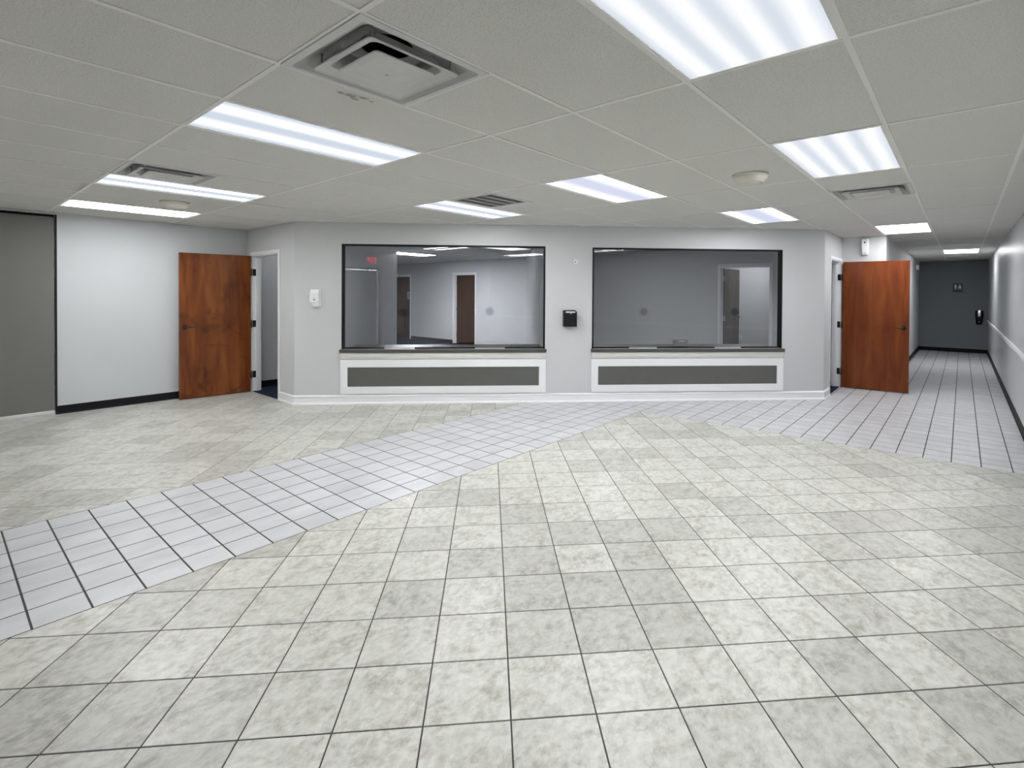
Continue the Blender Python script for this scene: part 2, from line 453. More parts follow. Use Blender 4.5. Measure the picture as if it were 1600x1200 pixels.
beige_right = [(BX1+.004, YL), (XR, YL), (XR, BY+.03), (BX1+.004, BY-.035)]
white = [[(BX0, YL), (BX1, YL), (BX1, fwy(BX1)), (BX0, fwy(BX0))],
         [(BX1, BY-.031), (NE.x, BY+.006), (NE.x, NE.y), (BX1, fwy(BX1))],
         [(NE.x, BY+.006), (XR, BY+.034), (XR, YC), (NE.x, YC)],
         [(XH, YC), (XR, YC), (XR, YE), (XH, YE)]]
BOL = (BO[0]-.745*.3048*math.sin(BA), BO[1]+.745*.3048*math.cos(BA))
for b in beige_left: lay(b, BOL, BA, .3048, .0042, 0, 11)
lay(beige_right, BO, BA, .3048, .0056, 0, 5)
for w in white: lay(w, WO, 0, WS, .0085, 1, 3)
def slab(poly, z, mi):
    fl.add([(x, y, z) for x, y in poly], [tuple(range(len(poly)))], mi); tilev.append(.5)
for w in white: slab(w, -.0010, 2)
for b in beige_left: slab(b, -.0014, 3)
slab(beige_right, -.0018, 2)
# slab under everything, and the carpet of the rooms behind the wall
floor = fl.build('floor', [M['beige'], M['white_tile'], M['grout'], M['grout_light']], recalc=False)
at = floor.data.attributes.new('tile', 'FLOAT', 'FACE')
at.data.foreach_set('value', tilev)
tag(floor, 'tiled lobby floor, beige diagonal tiles crossed by a white tile walkway', 'floor', kind='structure')
cp = MB()
cp.box(-16.6, NE.x-.001, YD, 12.4, -.05, -.006)
cp2 = cp.build('floor_office', M['carpet']); 
# keep carpet to the rooms behind: it lies 6 mm lower than the tiles and is raised inside the rooms
cpo = MB()
def cpoly(poly, z0=-.0055, z1=.004):
    n = len(poly)
    cpo.add([(x, y, z0) for x, y in poly] + [(x, y, z1) for x, y in poly], [tuple(range(n))[::-1], tuple(range(n, 2*n))] + [(i, (i+1) % n, n+(i+1) % n, n+i) for i in range(n)])
f0 = NW + ND*.0; 
bpy.data.objects.remove(cp2)
cpoly([(XL-.02, YD+.012), (NW.x, YD+.012), (NE.x-.012, NE.y), (NE.x-.012, YO), (-16.6, YO), (-16.6, 5.0), (XL-.02, 5.0)])
cpoly([(-5.3, YO), (XH-.12, YO), (XH-.12, 12.4), (-5.3, 12.4)])
tag(cpo.build('floor_office', M['carpet']), 'dark navy carpet of the rooms behind the window wall', 'carpet floor', kind='structure')
sl = MB(); sl.box(-17, XR+.2, YB-.3, YE+.3, -.2, -.02)
tag(sl.build('floor_slab', M['grout']), 'concrete slab beneath the floor tiles', 'slab', kind='structure')

# ---------------------------------------------------------------- ceiling grid
def gx(i): return GX + i*FT
def gy(j): return GY + j*FT
fixt = {}            # (i, j) two-foot cells that carry a fixture -> not tiled
LIGHTS = [  # i0, j0, lens, label
    (2, 0, 'lens1', 'largest ceiling light, cut off by the top edge of the photo'),
    (2, 8, 'lens1', 'ceiling light panel in front of the square vent near the hallway'),
    (-6, 0, 'lens2', 'long ceiling light nearest the big square air diffuser on the left'),
    (-14, 0, 'lens2', 'ceiling light on the left that half hides the smaller square diffuser'),
    (-20, 0, 'lens_full', 'farthest left ceiling light, close above the left wall'),
    (-10, 8, 'lens2', 'ceiling light beside the slatted return grille above the left window'),
    (-4, 8, 'lens3', 'ceiling light in the middle, between the return grille and the smoke detector'),
    (-2, 16, 'lens3', 'ceiling light close above the right window'),
    (2, 24, 'lens_full', 'ceiling light above the open brown door at the hallway mouth'),
    (4, 41, 'lens_full', 'farthest ceiling light, deep inside the hallway'),
    (-20, 20, 'lens_dim', 'ceiling light inside the reception room nearest the middle partition'),
    (-30, 20, 'lens_office', 'ceiling light inside the reception room near the closed brown doors'),
    (-12, 20, 'lens_room', 'added unseen ceiling light brightening the room behind the right window'),  # added fill lamp, hidden above the window head, to light this office
    (-22, 8, 'lens_dim', 'added unseen ceiling light brightening the room behind the left doorway'),  # added lamp out of view, keeps the doorway room from going black
    (-8, 32, 'lens_far', 'added unseen ceiling light brightening the room beyond the white framed doorway'),  # added out-of-view lamp that sets the brightness of the far room
]
DIFF = [(-2, 0, 'large square air diffuser in the ceiling nearest the viewer'),
        (-12, 0, 'square air diffuser partly hidden behind the left ceiling light'),
        (2, 14, 'square air diffuser between two ceiling lights near the hallway')]
GRI = (-8, 8)
blocked = set()
for i, j, *_ in LIGHTS:
    for di in (0, 1):
        for dj in range(4): blocked.add((i+di, j+dj))
for i, j, *_ in DIFF + [GRI]:
    for di in (0, 1):
        for dj in (0, 1): blocked.add((i+di, j+dj))
ce = MB(); ctv = []
I0, I1, J0, J1 = -50, 8, -8, 56
ZT = HC + .0025
def cquad(x0, x1, y0, y1, z, mi, r):
    ce.add([(x0, y0, z), (x0, y1, z), (x1, y1, z), (x1, y0, z)], [(0, 1, 2, 3)], mi); ctv.append(r)
def cbox(x0, x1, y0, y1, mi=1):
    n0 = len(ce.f); ce.box(x0, x1, y0, y1, HC, HC+.03, mi); ctv.extend([.5]*(len(ce.f)-n0))
TW = .0115
for i in range(I0, I1, 2):
    # rows of panels: split two-foot cells where fixtures interrupt the four-foot module
    j = J0
    while j < J1:
        cells = [(i, j+k) for k in range(4)]
        spans = []
        if not any(c in blocked for c in cells): spans = [(j, j+4)]
        else:
            run = None
            for k in range(5):
                free = k < 4 and (i, j+k) not in blocked
                if free and run is None: run = k
                if not free and run is not None:
                    spans.append((j+run, j+k)); run = None
        for a, b in spans:
            r = random.random(); dz = random.choice([0, 0, 0, .001, .002, -.001])
            cquad(gx(i), gx(i+2), gy(a), gy(b), ZT+dz, 0, r)
            # a thin cross tee at either end
            cbox(gx(i)+TW, gx(i+2)-TW, gy(a)-TW*.0, gy(a)+TW)
            cbox(gx(i)+TW, gx(i+2)-TW, gy(b)-TW, gy(b)+TW*.0)
        j += 4
for i in range(I0, I1+1, 2):
    cbox(gx(i)-TW, gx(i)+TW, gy(J0), gy(J1))
# plenum lid
n0 = len(ce.f); ce.box(gx(I0), gx(I1), gy(J0), gy(J1), HC+.30, HC+.34, 2); ctv.extend([.5]*(len(ce.f)-n0))
# dusty patches on the panel beside the big diffuser
for (sx, sy, rr) in ((-2.246, 1.30, .030), (-2.225, 1.355, .024), (-2.25, 1.25, .020), (-2.27, 1.33, .022), (-2.235, 1.40, .014)):
    pts = []
    for k in range(22):
        a = 2*PI*k/22; q = rr*(.45+.55*random.random()); pts.append((sx+q*.8*math.cos(-a), sy+q*1.3*math.sin(-a), ZT-.0022))
    ce.add(pts, [tuple(range(22))], 3); ctv.append(.5)
ceil = ce.build('ceiling', [M['tile'], M['tee'], M['dark_void'], M['stain']], recalc=False)
at = ceil.data.attributes.new('tile', 'FLOAT', 'FACE'); at.data.foreach_set('value', ctv)
tag(ceil, 'suspended ceiling of off white acoustic panels in a white grid', 'ceiling', kind='structure')

# lights: each a recessed troffer of frame and lens
def troffer(i, j, lens, label):
    w, l = 2*FT, 4*FT
    t = thing('ceiling_light', label, 'ceiling light', (gx(i)+w/2, gy(j)+l/2, HC), 0, 'recessed ceiling light panels')
    a, b = w/2-TW, l/2-.002
    f = MB()
    for s in (-1, 1):
        f.box(s*a, s*(a-.012), -b, b, .001, .09)
        f.box(-a+.012, a-.012, s*b, s*(b-.012), .001, .09)
    f.box(-a, a, -b, b, .09, .1)
    f.build('frame', M['tee'], t)
    g = MB(); g.box(-a+.0125, a-.0125, -b+.0125, b-.0125, .004, .010)
    g.build('lens', M[lens], t)
    return t
for L in LIGHTS: troffer(*L)

def rsq(h, r, z, n=6):
    pts = []
    for cx, cy, a0 in ((h-r, h-r, 0), (-(h-r), h-r, 90), (-(h-r), -(h-r), 180), (h-r, -(h-r), 270)):
        for k in range(n+1):
            a = math.radians(a0 + 90*k/n); pts.append((cx+r*math.cos(a), cy+r*math.sin(a), z))
    return pts
def make_diffuser(i, j, label):
    t = thing('air_diffuser', label, 'air vent', (gx(i)+FT, gy(j)+FT, HC), 0, 'square ceiling air diffusers')
    H = FT - .003
    f = MB()
    f.loft([rsq(H, .004, .012), rsq(H, .004, -.002), rsq(.276, .010, -.003), rsq(.268, .02, 0.), rsq(.248, .035, .010), rsq(.212, .07, .046), rsq(.168, .12, .084), rsq(.108, .107, .092)], smooth=False)
    f.build('pan', M['duct'], t)
    fr = MB(); fr.loft([rsq(H+.001, .004, .010), rsq(H+.001, .004, -.004), rsq(.274, .012, -.007), rsq(.270, .014, -.001)], smooth=False)
    fr.build('frame', M['diffuser'], t)
    d = MB(); d.lathe([(.108, .091), (.108, .17)]); d.add([(.108*math.cos(2*PI*k/32), .108*math.sin(2*PI*k/32), .17) for k in range(32)], [tuple(range(32))])
    d.build('duct_neck', M['dark_void'], t)
    c = MB()
    c.loft([rsq(.150, .04, .046), rsq(.153, .035, .030), rsq(.168, .03, .002), rsq(.205, .024, -.012), rsq(.212, .022, -.018), rsq(.215, .022, -.014), rsq(.206, .026, -.006), rsq(.170, .03, .009), rsq(.155, .04, .046)], smooth=False)
    c.build('outer_cone', M['diffuser'], t)
    k = MB()
    k.loft([rsq(.09, .04, -.004), rsq(.140, .018, -.012), rsq(.144, .018, -.019), rsq(.139, .018, -.022), rsq(.105, .016, -.016), rsq(.040, .02, -.026)], capend=True, capstart=True)
    k.build('centre_plaque', M['diffuser'], t)
    s = MB(); s.cyl((0, 0, -.0275), (0, 0, 1), .008, .008, .004); s.build('screw', M['duct'], t)
    for sx in (-1, 1):
        for sy in (-1, 1):
            b = MB(); b.cyl((sx*.185, sy*.185, -.004), (0, 0, 1), .004, .004, .075, 10); b.build('hanger_rod', M['grille'], t)
    return t
for D in DIFF: make_diffuser(*D)

# return grille
t = thing('return_air_grille', 'slatted return air grille in the ceiling above the left window', 'air vent', (gx(GRI[0])+FT, gy(GRI[1])+FT, HC))
H = FT-.003
f = MB()
for s in (-1, 1):
    f.box(s*H, s*.255, -H, H, -.004, .012); f.box(-.255, .255, s*H, s*.255, -.004, .012)
f.build('frame', M['diffuser'], t)
b = MB(); b.box(-.255, .255, -.255, .255, .06, .062); b.build('backing', M['dark_void'], t)
for k in range(3):
    x = -.255 + .51*(k+1)/4
    g = MB(); g.box(x-.009, x+.009, -.255, .255, -.003, .03); g.build('mullion', M['diffuser'], t)
for k in range(4):
    x0 = -.255 + .51*k/4 + (.009 if k else 0); x1 = -.255 + .51*(k+1)/4 - (.009 if k < 3 else 0)
    g = MB()
    n = 7
    for q in range(n):
        x = x0 + (x1-x0)*(q+.5)/n
        g.prism([(x-.009, .028), (x-.006, .028), (x+.006, .002), (x+.003, .002)], -.255, .255)
    g.build('louver', M['grille'], t)

# smoke detectors
def detector(x, y, label):
    t = thing('smoke_detector', label, 'smoke detector', (x, y, HC), 0, 'ceiling smoke detectors')
    b = MB(); b.lathe([(0, -.018), (.128, -.018), (.134, -.012), (.134, .0), (0, 0)], n=48); b.build('base', M['plastic_warm'], t)
    d = MB(); d.lathe([(.125, -.018), (.124, -.028), (.095, -.062), (.088, -.066), (.086, -.061), (.072, -.061), (.070, -.068), (0, -.070)], n=48); d.build('sensor_cover', M['plastic_warm'], t)
    return t
detector(GX+.88*FT, GY+10.5*FT, 'round ivory smoke detector in front of the light above the right window')
detector(GX-15.8*FT, GY+2.45*FT, 'round ivory smoke detector between the two leftmost ceiling lights')

# ---------------------------------------------------------------- base boards and rails
def profile_run(name, pts, prof, mat, label):
    """profile (out, z) swept along a poly-line; 'out' is to the right of travel"""
    mb = MB(); P = [Vector(p) for p in pts]
    nr = []
    for k in range(len(P)-1):
        d = (P[k+1]-P[k]).normalized(); nr.append(Vector((d.y, -d.x)))
    rings = []
    for k in range(len(P)):
        if k == 0: n, s = nr[0], 1
        elif k == len(P)-1: n, s = nr[-1], 1
        else:
            n = (nr[k-1]+nr[k]).normalized(); s = 1/max(.3, n.dot(nr[k]))
        rings.append([(P[k].x+n.x*o*s, P[k].y+n.y*o*s, z) for o, z in prof])
    mb.loft(rings, capend=True, capstart=True)
    return tag(mb.build(name, mat), label, 'baseboard' if 'base' in name else 'trim', kind='structure')
WHITE_BASE = [(0, 0), (.034, 0), (.034, .006), (.030, .014), (.015, .024), (.0145, .094), (.018, .096), (.021, .100), (.021, .103), (.0, .120)]
COVE = [(0, 0), (.016, 0), (.009, .008), (.0045, .02), (.0045, .098), (.002, .101), (0, .101)]
profile_run('baseboard_front', [(DL[1]+.048, YD), (NW.x, NW.y), (NE.x, NE.y), (NE.x, DR[0]-.048)], WHITE_BASE, M['white'], 'white baseboard along the window wall')
profile_run('baseboard_left', [(XL, 1.0175), (XL, YD)], COVE, M['cove'], 'black cove base along the left wall')
profile_run('baseboard_hall_left', [(XH, YC), (XH, YE)], COVE, M['cove'], 'black cove base on the left of the hallway')
profile_run('baseboard_hall_end', [(XH, YE), (XR, YE)], COVE, M['cove'], 'black cove base across the hallway end')
profile_run('baseboard_right', [(XR, YE), (XR, YB)], COVE, M['cove'], 'black cove base along the right wall')
profile_run('baseboard_back', [(XR, YB), (-3.0, YB)], COVE, M['cove'], 'black cove base behind the viewer')
profile_run('baseboard_office', [(DB[1]-.96-2.08, YO), (DB[0]-.055, YO)], COVE, M['cove'], 'black cove base seen through the left window')
profile_run('baseboard_doorway_room', [(XL, YD+.13), (XL, 5.4)], [(o, z+.004) for o, z in COVE], M['cove'], 'black cove base in the room behind the left doorway')
profile_run('trim_1', [(XR, YE), (XR, YB)], [(0, .808), (.014, .810), (.018, .822), (.018, .850), (.024, .856), (.020, .870), (0, .872)], M['white'], 'white chair rail along the right wall')

# ---------------------------------------------------------------- doors
def casing(parent, x0, x1, th, h=DH, left=.045, right=.045):
    """white casing and jamb lining of a doorway, in the wall's own axes (y 0 = lobby face)"""
    f = MB(); p = .013
    f.bbox(x0-left, x0+.004, -p, 0, .0, h+.046, .003)
    f.bbox(x1-.004, x1+right, -p, 0, .0, h+.046, .003)
    f.bbox(x0+.004, x1-.004, -p, 0, h-.004, h+.046, .003)
    f.box(x0, x0+.016, .0, th, .0, h); f.box(x1-.016, x1, 0, th, 0, h); f.box(x0+.016, x1-.016, 0, th, h-.016, h)
    f.box(x0+.016, x0+.028, .048, .085, 0, h-.016); f.box(x1-.028, x1-.016, .048, .085, 0, h-.016); f.box(x0+.028, x1-.028, .048, .085, h-.028, h-.016)
    f.bbox(x0-.045, x0, th, th+p, .005, h+.046, .003); f.bbox(x1, x1+.045, th, th+p, .005, h+.046, .003); f.bbox(x0, x1, th, th+p, h, h+.046, .003)
    return f.build('door_frame', M['white'], parent)
def lever(parent, x, z, y0, y1, toward, mat):
    """lever handle set on both faces; 'toward' = -1 points back to the hinge"""
    for y, s in ((y0, -1), (y1, 1)):
        h = MB()
        h.cyl((x, y, z), (0, s, 0), .033, .030, .010, 28)
        h.cyl((x, y+s*.010, z), (0, s, 0), .012, .012, .036, 16)
        rings = []
        for k in range(9):
            u = k/8; r = .0095*(1-.25*u)
            rings.append([(x+toward*(-.012+.125*u), y+s*(.045+.008*math.sin(PI*u))+r*.8*math.cos(2*PI*q/12), z+r*math.sin(2*PI*q/12)+.004*math.sin(PI*u)) for q in range(12)])
        h.loft(rings, smooth=True, capend=True, capstart=True)
        h.build('lever_handle', mat, parent)
def door(name, label, loc, rz, fr_loc, fr_rz, x0, x1, th, width, side, mat, leafshift=0., hinges=True, hmat=None, cas=(.045, .045)):
    """structure door: frame in wall axes and a leaf with handle and hinges"""
    t = tag(empty(name, loc, rz), label, 'door', kind='structure')
    fr = empty('tmp', fr_loc, fr_rz)
    f = casing(None, x0, x1, th, left=cas[0], right=cas[1])
    f.parent = t
    f.matrix_parent_inverse = Matrix.Identity(4)
    mt = Matrix.Translation(loc) @ Matrix.Rotation(rz, 4, 'Z'); mf = Matrix.Translation(fr_loc) @ Matrix.Rotation(fr_rz, 4, 'Z')
    f.matrix_basis = mt.inverted() @ mf
    bpy.data.objects.remove(fr)
    y0, y1 = (0, .044) if side > 0 else (-.044, 0)
    lf = MB(); lf.bbox(.004, width, y0, y1, .010, 2.035, .002)
    leaf = lf.build('door_leaf', mat, t)
    lever(leaf, width-.068, 1.005, y0, y1, -1, hmat or M['bronze'])
    for z in (.258, 1.02, 1.79):
        h = MB()
        yk = y0 if side > 0 else y1
        h.cyl((-.004, yk-.004*side, z-.05), (0, 0, 1), .0075, .0075, .10, 14)
        h.cyl((-.004, yk-.004*side, z-.056), (0, 0, 1), .005, .005, .112, 10)
        h.box(-.0035, .0035, y0+.004, y1-.004, z-.05, z+.05)
        h.build('hinge', M['hinge'], t)
    return t, leaf
# left doorway: leaf swung back against the left wall
aL = math.atan2(2.232-3.12, -8.257+8.183)
dL, leafL = door('door_1', 'open glossy reddish brown door swung back against the left wall', (-8.183, 3.118, 0), aL, (XL, YD, 0), 0, DL[0]-XL, DL[1]-XL, .12, .895, -1, M['wood_l'], cas=(.045, .048))
aR = math.atan2(9.545-9.527, .89)
dR, leafR = door('door_2', 'open reddish brown door standing across the hallway mouth on the right', (-1.497, 9.527, 0), aR, (NE.x, NE.y, 0), PI/2, DR[0]-NE.y, DR[1]-NE.y, .12, .885, 1, M['wood_r'], cas=(.045, .040))
for d, zz in ((dL, 1), (dR, 1)): pass
# jamb hinge leaves of the two doors (dark plates let into the jamb)
for d, x, y, along in ((dL, DL[0]+.0165, YD+.02, 'y'), (dR, None, None, None)):
    inv = (Matrix.Translation(d.location) @ Matrix.Rotation(d.rotation_euler[2], 4, 'Z')).inverted()
    for z in (.258, 1.02, 1.79):
        b = MB()
        if along: b.box(x, x+.003, y-.018, y+.030, z-.05, z+.05)
        else: b.box(NE.x-.045, NE.x-.002, DR[1]-.0195, DR[1]-.0165, z-.05, z+.05)
        o = b.build('hinge_plate', M['hinge'], d); o.matrix_basis = inv
# doors at the back of the reception
def closed_door(name, label, x0, x1, mat, plate=False):
    t = tag(empty(name, (x0, YO, 0)), label, 'door', kind='structure')
    casing(t, 0, x1-x0, .12)
    lf = MB(); lf.bbox(.018, x1-x0-.018, .088, .118, .012, DH-.018, .002)
    leaf = lf.build('door_leaf', mat, t)
    lever(leaf, x1-x0-.09, 1.0, .088, .118, -1, M['bronze'])
    for z in (.258, 1.02, 1.79):
        h = MB(); h.cyl((.022, .082, z-.05), (0, 0, 1), .008, .008, .10, 12); h.box(.016, .030, .078, .090, z-.05, z+.05); h.build('hinge', M['hinge'], t)
    if plate:
        b = MB(); b.bbox(x1-x0-.265, x1-x0-.035, .080, .088, 1.285, 1.52, .003); pl = b.build('sign_plate', M['light_grey_plastic'], leaf)
        b = MB(); b.bbox(x1-x0-.24, x1-x0-.06, .078, .081, 1.31, 1.495, .001); b.build('sign_face', M['plastic_grey'], pl)
    return t
closed_door('door_3', 'closed dark brown door with a small plate, seen beside the left partition', DA[0], DA[1], M['wood_dark'], True)
closed_door('door_4', 'closed dark brown door in the middle of the left window', DB[0], DB[1], M['wood_dark'])
# white framed doorway behind the right window, its leaf opened inward
t = tag(empty('door_5', (D4[0], YO, 0)), 'white framed open doorway seen through the right window', 'door', kind='structure')
casing(t, 0, D4[1]-D4[0], .12)
lf = MB(); lf.bbox(.03, .88, 0, .044, .012, 2.02, .002)
leaf = lf.build('door_leaf', M['wood_grey'], t); leaf.location = (.022, .125, 0); leaf.rotation_euler = (0, 0, math.radians(89))
lever(leaf, .81, 1.03, 0, .044, -1, M['bronze'])
for z in (.30, 1.02, 1.81):
    h = MB(); h.cyl((.026, .122, z-.05), (0, 0, 1), .009, .009, .10, 12); h.box(.014, .055, .117, .127, z-.05, z+.05); h.build('hinge', M['steel'], t)
t = tag(empty('wall_outlet', (-4.01, 12.3, .49)), 'white wall outlet in the room beyond the white framed doorway', 'outlet')
b = MB(); b.bbox(-.035, .035, -.006, 0, -.057, .057, .002); b.build('cover_plate', M['plastic'], t)
for s in (-1, 1):
    b = MB(); b.box(-.016, .016, -.008, -.006, s*.026-.014, s*.026+.014); b.build('socket', M['light_grey_plastic'], t)

# ---------------------------------------------------------------- windows and counters
def window(name, label, W, ports, segs):
    s0, s1, z0, z1 = W
    t = tag(empty(name, fw(s0, 0, z0), FA), label, 'window', kind='structure')
    w, h = s1-s0, z1-z0; a = .020
    f = MB()
    f.box(0, a, -.006, .085, 0, h); f.box(w-a, w, -.006, .085, 0, h); f.box(a, w-a, -.006, .085, h-a, h)
    f.build('window_frame', M['black_metal'], t)
    g = MB(); g.box(a-.004, w-a+.004, .038, .046, .014, h-a+.004); g.build('pane', M['glass'], t)
    for c0, c1 in segs:
        c = MB(); c.box(c0-s0, c1-s0, .030, .054, .0, .020); c.build('glazing_channel', M['black_metal'], t)
    for p, z in ports:
        c = MB()
        c.cyl((p-s0, .030, z-z0), (0, 1, 0), .048, .048, .007, 32)
        n = 32
        ring = []
        for r, y in ((.066, .034), (.066, .031), (.056, .030), (.056, .034)):
            ring.append([(p-s0+r*math.cos(2*PI*k/n), y, z-z0+r*math.sin(2*PI*k/n)) for k in range(n)])
        c.loft(ring)
        c.build('speech_port', M['etched'], t)
    return t
window('window_1', 'left reception window in a thin black frame', W1, ((1.409, 1.225), (2.589, 1.245)), ((.635, 1.165), (1.575, 2.39), (2.80, 3.332)))
window('window_2', 'right reception window in a thin black frame', W2, ((4.749, 1.25), (6.07, 1.25)), ((4.028, 4.543), (4.945, 5.777), (6.17, 6.728)))

def counter(label, s0, s1):
    t = thing('reception_counter', label, 'counter', fw((s0+s1)/2, 0, 0), FA, 'reception counters')
    h = (s1-s0)/2
    c = MB()
    # laminate top: rounded front nose, runs through the wall to the office side
    prof = [(-.048, .700), (-.050, .706), (-.050, .726), (-.046, .732), (-.040, .735), (-.0005, .735)]
    c.bbox(-h, h, -.050, -.0003, .690, .735, .006)
    hi = h - .024
    c.box(-hi+.01, hi-.01, -.0003, .1205, .690, .7349)
    c.bbox(-h+.05, h-.05, .1205, .62, .690, .7349, .004)
    c.build('worktop', M['laminate'], t)
    a = MB()
    a.bbox(-h+.008, h-.008, -.030, -.0003, .628, .690, .004); a.bbox(-h+.014, h-.014, -.024, -.0003, .606, .628, .003)
    a.build('apron', M['cream'], t)
    p = MB()
    z0, z1, b = .134, .596, .098
    p.bbox(-h+.006, h-.006, -.020, -.0003, z1-.105, z1, .002); p.bbox(-h+.006, h-.006, -.020, -.0003, z0, z0+.098, .002)
    p.bbox(-h+.006, -h+.006+.096, -.020, -.0003, z0+.098, z1-.105, .002); p.bbox(h-.006-.096, h-.006, -.020, -.0003, z0+.098, z1-.105, .002)
    p.build('panel_frame', M['white'], t)
    i = MB(); i.box(-h+.102, h-.102, -.010, -.0003, z0+.098, z1-.105); i.build('inset_panel', M['inset'], t)
    for x in (-h+.3, 0, h-.3):
        lg = MB(); lg.prism([(x-.015, .690), (x+.015, .690), (x+.015, .40), (x-.015, .40)], .1205, .16); lg.prism([(x-.015, .690), (x+.015, .690), (x+.015, .655), (x-.015, .655)], .16, .55)
        lg.build('support_bracket', M['light_grey_plastic'], t)
    return t
counter('reception counter with grey worktop under the left window', .593, 3.372)
counter('reception counter with grey worktop under the right window', 3.992, 6.776)

# small grey box on the right counter, behind the glass
t = thing('tray_box', 'small grey box with a pale slot standing on the counter behind the right window', 'box', fw(5.385, .33, .735), FA)
b = MB(); b.bbox(-.10, .10, -.06, .06, 0, .10, .006); b.build('body', M['plastic_grey'], t)
b = MB(); b.bbox(-.045, .045, -.0635, -.058, .068, .082, .002); b.build('slot', M['light_grey_plastic'], t)

# ---------------------------------------------------------------- wall-mounted things
t = thing('soap_dispenser', 'white hand soap dispenser on the wall left of the left window', 'soap dispenser', fw(.290, 0, 1.305), FA)
b = MB(); b.bbox(-.060, .060, -.030, 0, 0, .232, .006); b.build('back_plate', M['plastic'], t)
b = MB()
prof = [(-.028, .062), (-.092, .062), (-.098, .075), (-.098, .172), (-.094, .182), (-.070, .226), (-.062, .232), (-.028, .232)]
n = len(prof)
b.loft([[(-.056, y, z) for y, z in prof], [(.056, y, z) for y, z in prof]], capend=True, capstart=True)
b.build('front_cover', M['plastic'], t)
b = MB()
rings = []
for k in range(7):
    u = k/6; zz = .002+.058*u; rr = .054*math.sin(PI*(.26+.24*u))
    rings.append([(1.0*rr*math.cos(2*PI*q/24), -.050+rr*1.0*math.sin(2*PI*q/24), zz) for q in range(24)])
b.loft(rings, smooth=True, capend=True, capstart=True); b.build('push_lever', M['plastic'], t)
b = MB(); b.prism([(-.020+.040*k/16, .100+.0*k) for k in range(17)] + [(.020-.040*k/16, .100-.013*math.sin(PI*k/16)) for k in range(1, 16)], -.0995, -.0975); b.build('level_window', M['black_plastic'], t)
b = MB(); b.ball((0, -.098, .119), .006, 0, 12, 1, .4, 1.3); b.build('logo_drop', M['light_grey_plastic'], t)
b = MB(); b.bbox(-.054, .045, -.1, -.090, .174, .180, .002); b.build('cover_ridge', M['paper'], t)

t = thing('drop_box', 'black wall box with white slips showing, between the two windows', 'drop box', fw(3.690, 0, 1.046), FA)
b = MB()
b.bbox(-.092, .092, -.105, 0, 0, .190, .006)
prof = [(-.092, .19), (.092, .19), (.092, .205), (.080, .222), (-.085, .222), (-.092, .215)]
b.prism(prof, -.018, 0); b.prism([(-.092, .19), (-.080, .19), (-.080, .205), (-.092, .212)], -.105, -.018); b.prism([(.080, .19), (.092, .19), (.092, .205), (.080, .212)], -.105, -.018)
b.build('body', M['black_plastic'], t)
b = MB(); b.box(-.055, .068, -.09, -.02, .188, .207); b.build('paper_slips', M['paper'], t)
b = MB(); b.cyl((.006, -.105, .182), (0, -1, 0), .010, .009, .006, 20); b.build('lock', M['steel'], t)

t = thing('wall_button', 'tiny pale round button high on the wall between the windows', 'wall button', fw(3.773, 0, 1.94), FA)
b = MB(); b.cyl((0, 0, 0), (0, -1, 0), .028, .025, .008, 24); b.build('base', M['plastic'], t)
b = MB(); b.ball((0, -.008, 0), .016, 0, 16, 1, .7, 1); b.build('dome', M['light_grey_plastic'], t)

t = thing('air_freshener', 'white air freshener dispenser under the ceiling above the right brown door', 'air freshener', (-1.197, YC, 2.142))
b = MB()
def slab_ring(z, w, d): return [(-w, 0, z), (-w, -d*.7, z), (-w*.75, -d, z), (w*.75, -d, z), (w, -d*.7, z), (w, 0, z)]
b.loft([slab_ring(0, .036, .05), slab_ring(.015, .041, .065), slab_ring(.12, .048, .080), slab_ring(.235, .051, .082), slab_ring(.250, .046, .070)], capend=True, capstart=True)
b.build('body', M['plastic'], t)
b = MB(); b.cyl((0, -.079, .195), (0, -1, 0), .012, .012, .005, 20); b.build('spray_opening', M['black_plastic'], t)
b = MB(); b.box(-.025, .025, -.074, -.070, .028, .036); b.build('brand_strip', M['light_grey_plastic'], t)

# restroom sign: plaque with two pictograms
t = thing('restroom_sign', 'small navy restroom sign with white figures on the hallway end wall', 'sign', (-.095, YE, 1.715))
b = MB(); b.bbox(-.105, .105, -.008, 0, -.115, .115, .004); b.build('plaque', M['navy'], t)
for nm, cx, dress in (('figure', -.045, False), ('figure', .045, True)):
    f = MB()
    f.cyl((cx, -.008, .075), (0, -1, 0), .014, .014, .002, 20)
    if dress: f.prism([(cx-.012, .056), (cx+.012, .056), (cx+.034, -.01), (cx-.034, -.01)], -.010, -.008)
    else: f.prism([(cx-.022, .056), (cx+.022, .056), (cx+.022, -.002), (cx-.022, -.002)], -.010, -.008)
    for s in (-1, 1): f.prism([(cx+s*.004, -.01), (cx+s*.014, -.01), (cx+s*.014, -.05), (cx+s*.004, -.05)], -.010, -.008)
    f.build(nm, M['plastic'], t)
b = MB(); b.box(-.0015, .0015, -.010, -.008, -.05, .09); b.build('divider', M['plastic'], t)

t = thing('mounted_dispenser', 'black and chrome dispenser on the hallway end wall', 'dispenser', (.345, YE, .755))
b = MB()
def dr(z, w, d): return [(-w, 0, z), (-w, -d*.6, z), (-w*.6, -d, z), (w*.6, -d, z), (w, -d*.6, z), (w, 0, z)]
b.loft([dr(0, .055, .06), dr(.03, .060, .085), dr(.14, .068, .11), dr(.20, .080, .11), dr(.34, .080, .10), dr(.355, .074, .09)], capend=True, capstart=True)
b.build('body', M['black_plastic'], t)
b = MB(); b.loft([dr(.21, .034, .122), dr(.30, .040, .118), dr(.372, .036, .105), dr(.378, .026, .08)], capend=True, capstart=True); b.build('chrome_cover', M['steel'], t)
b = MB(); b.ball((0, -.098, .07), .014, 0, 12, 1, .5, 1); b.build('indicator', M['steel'], t)

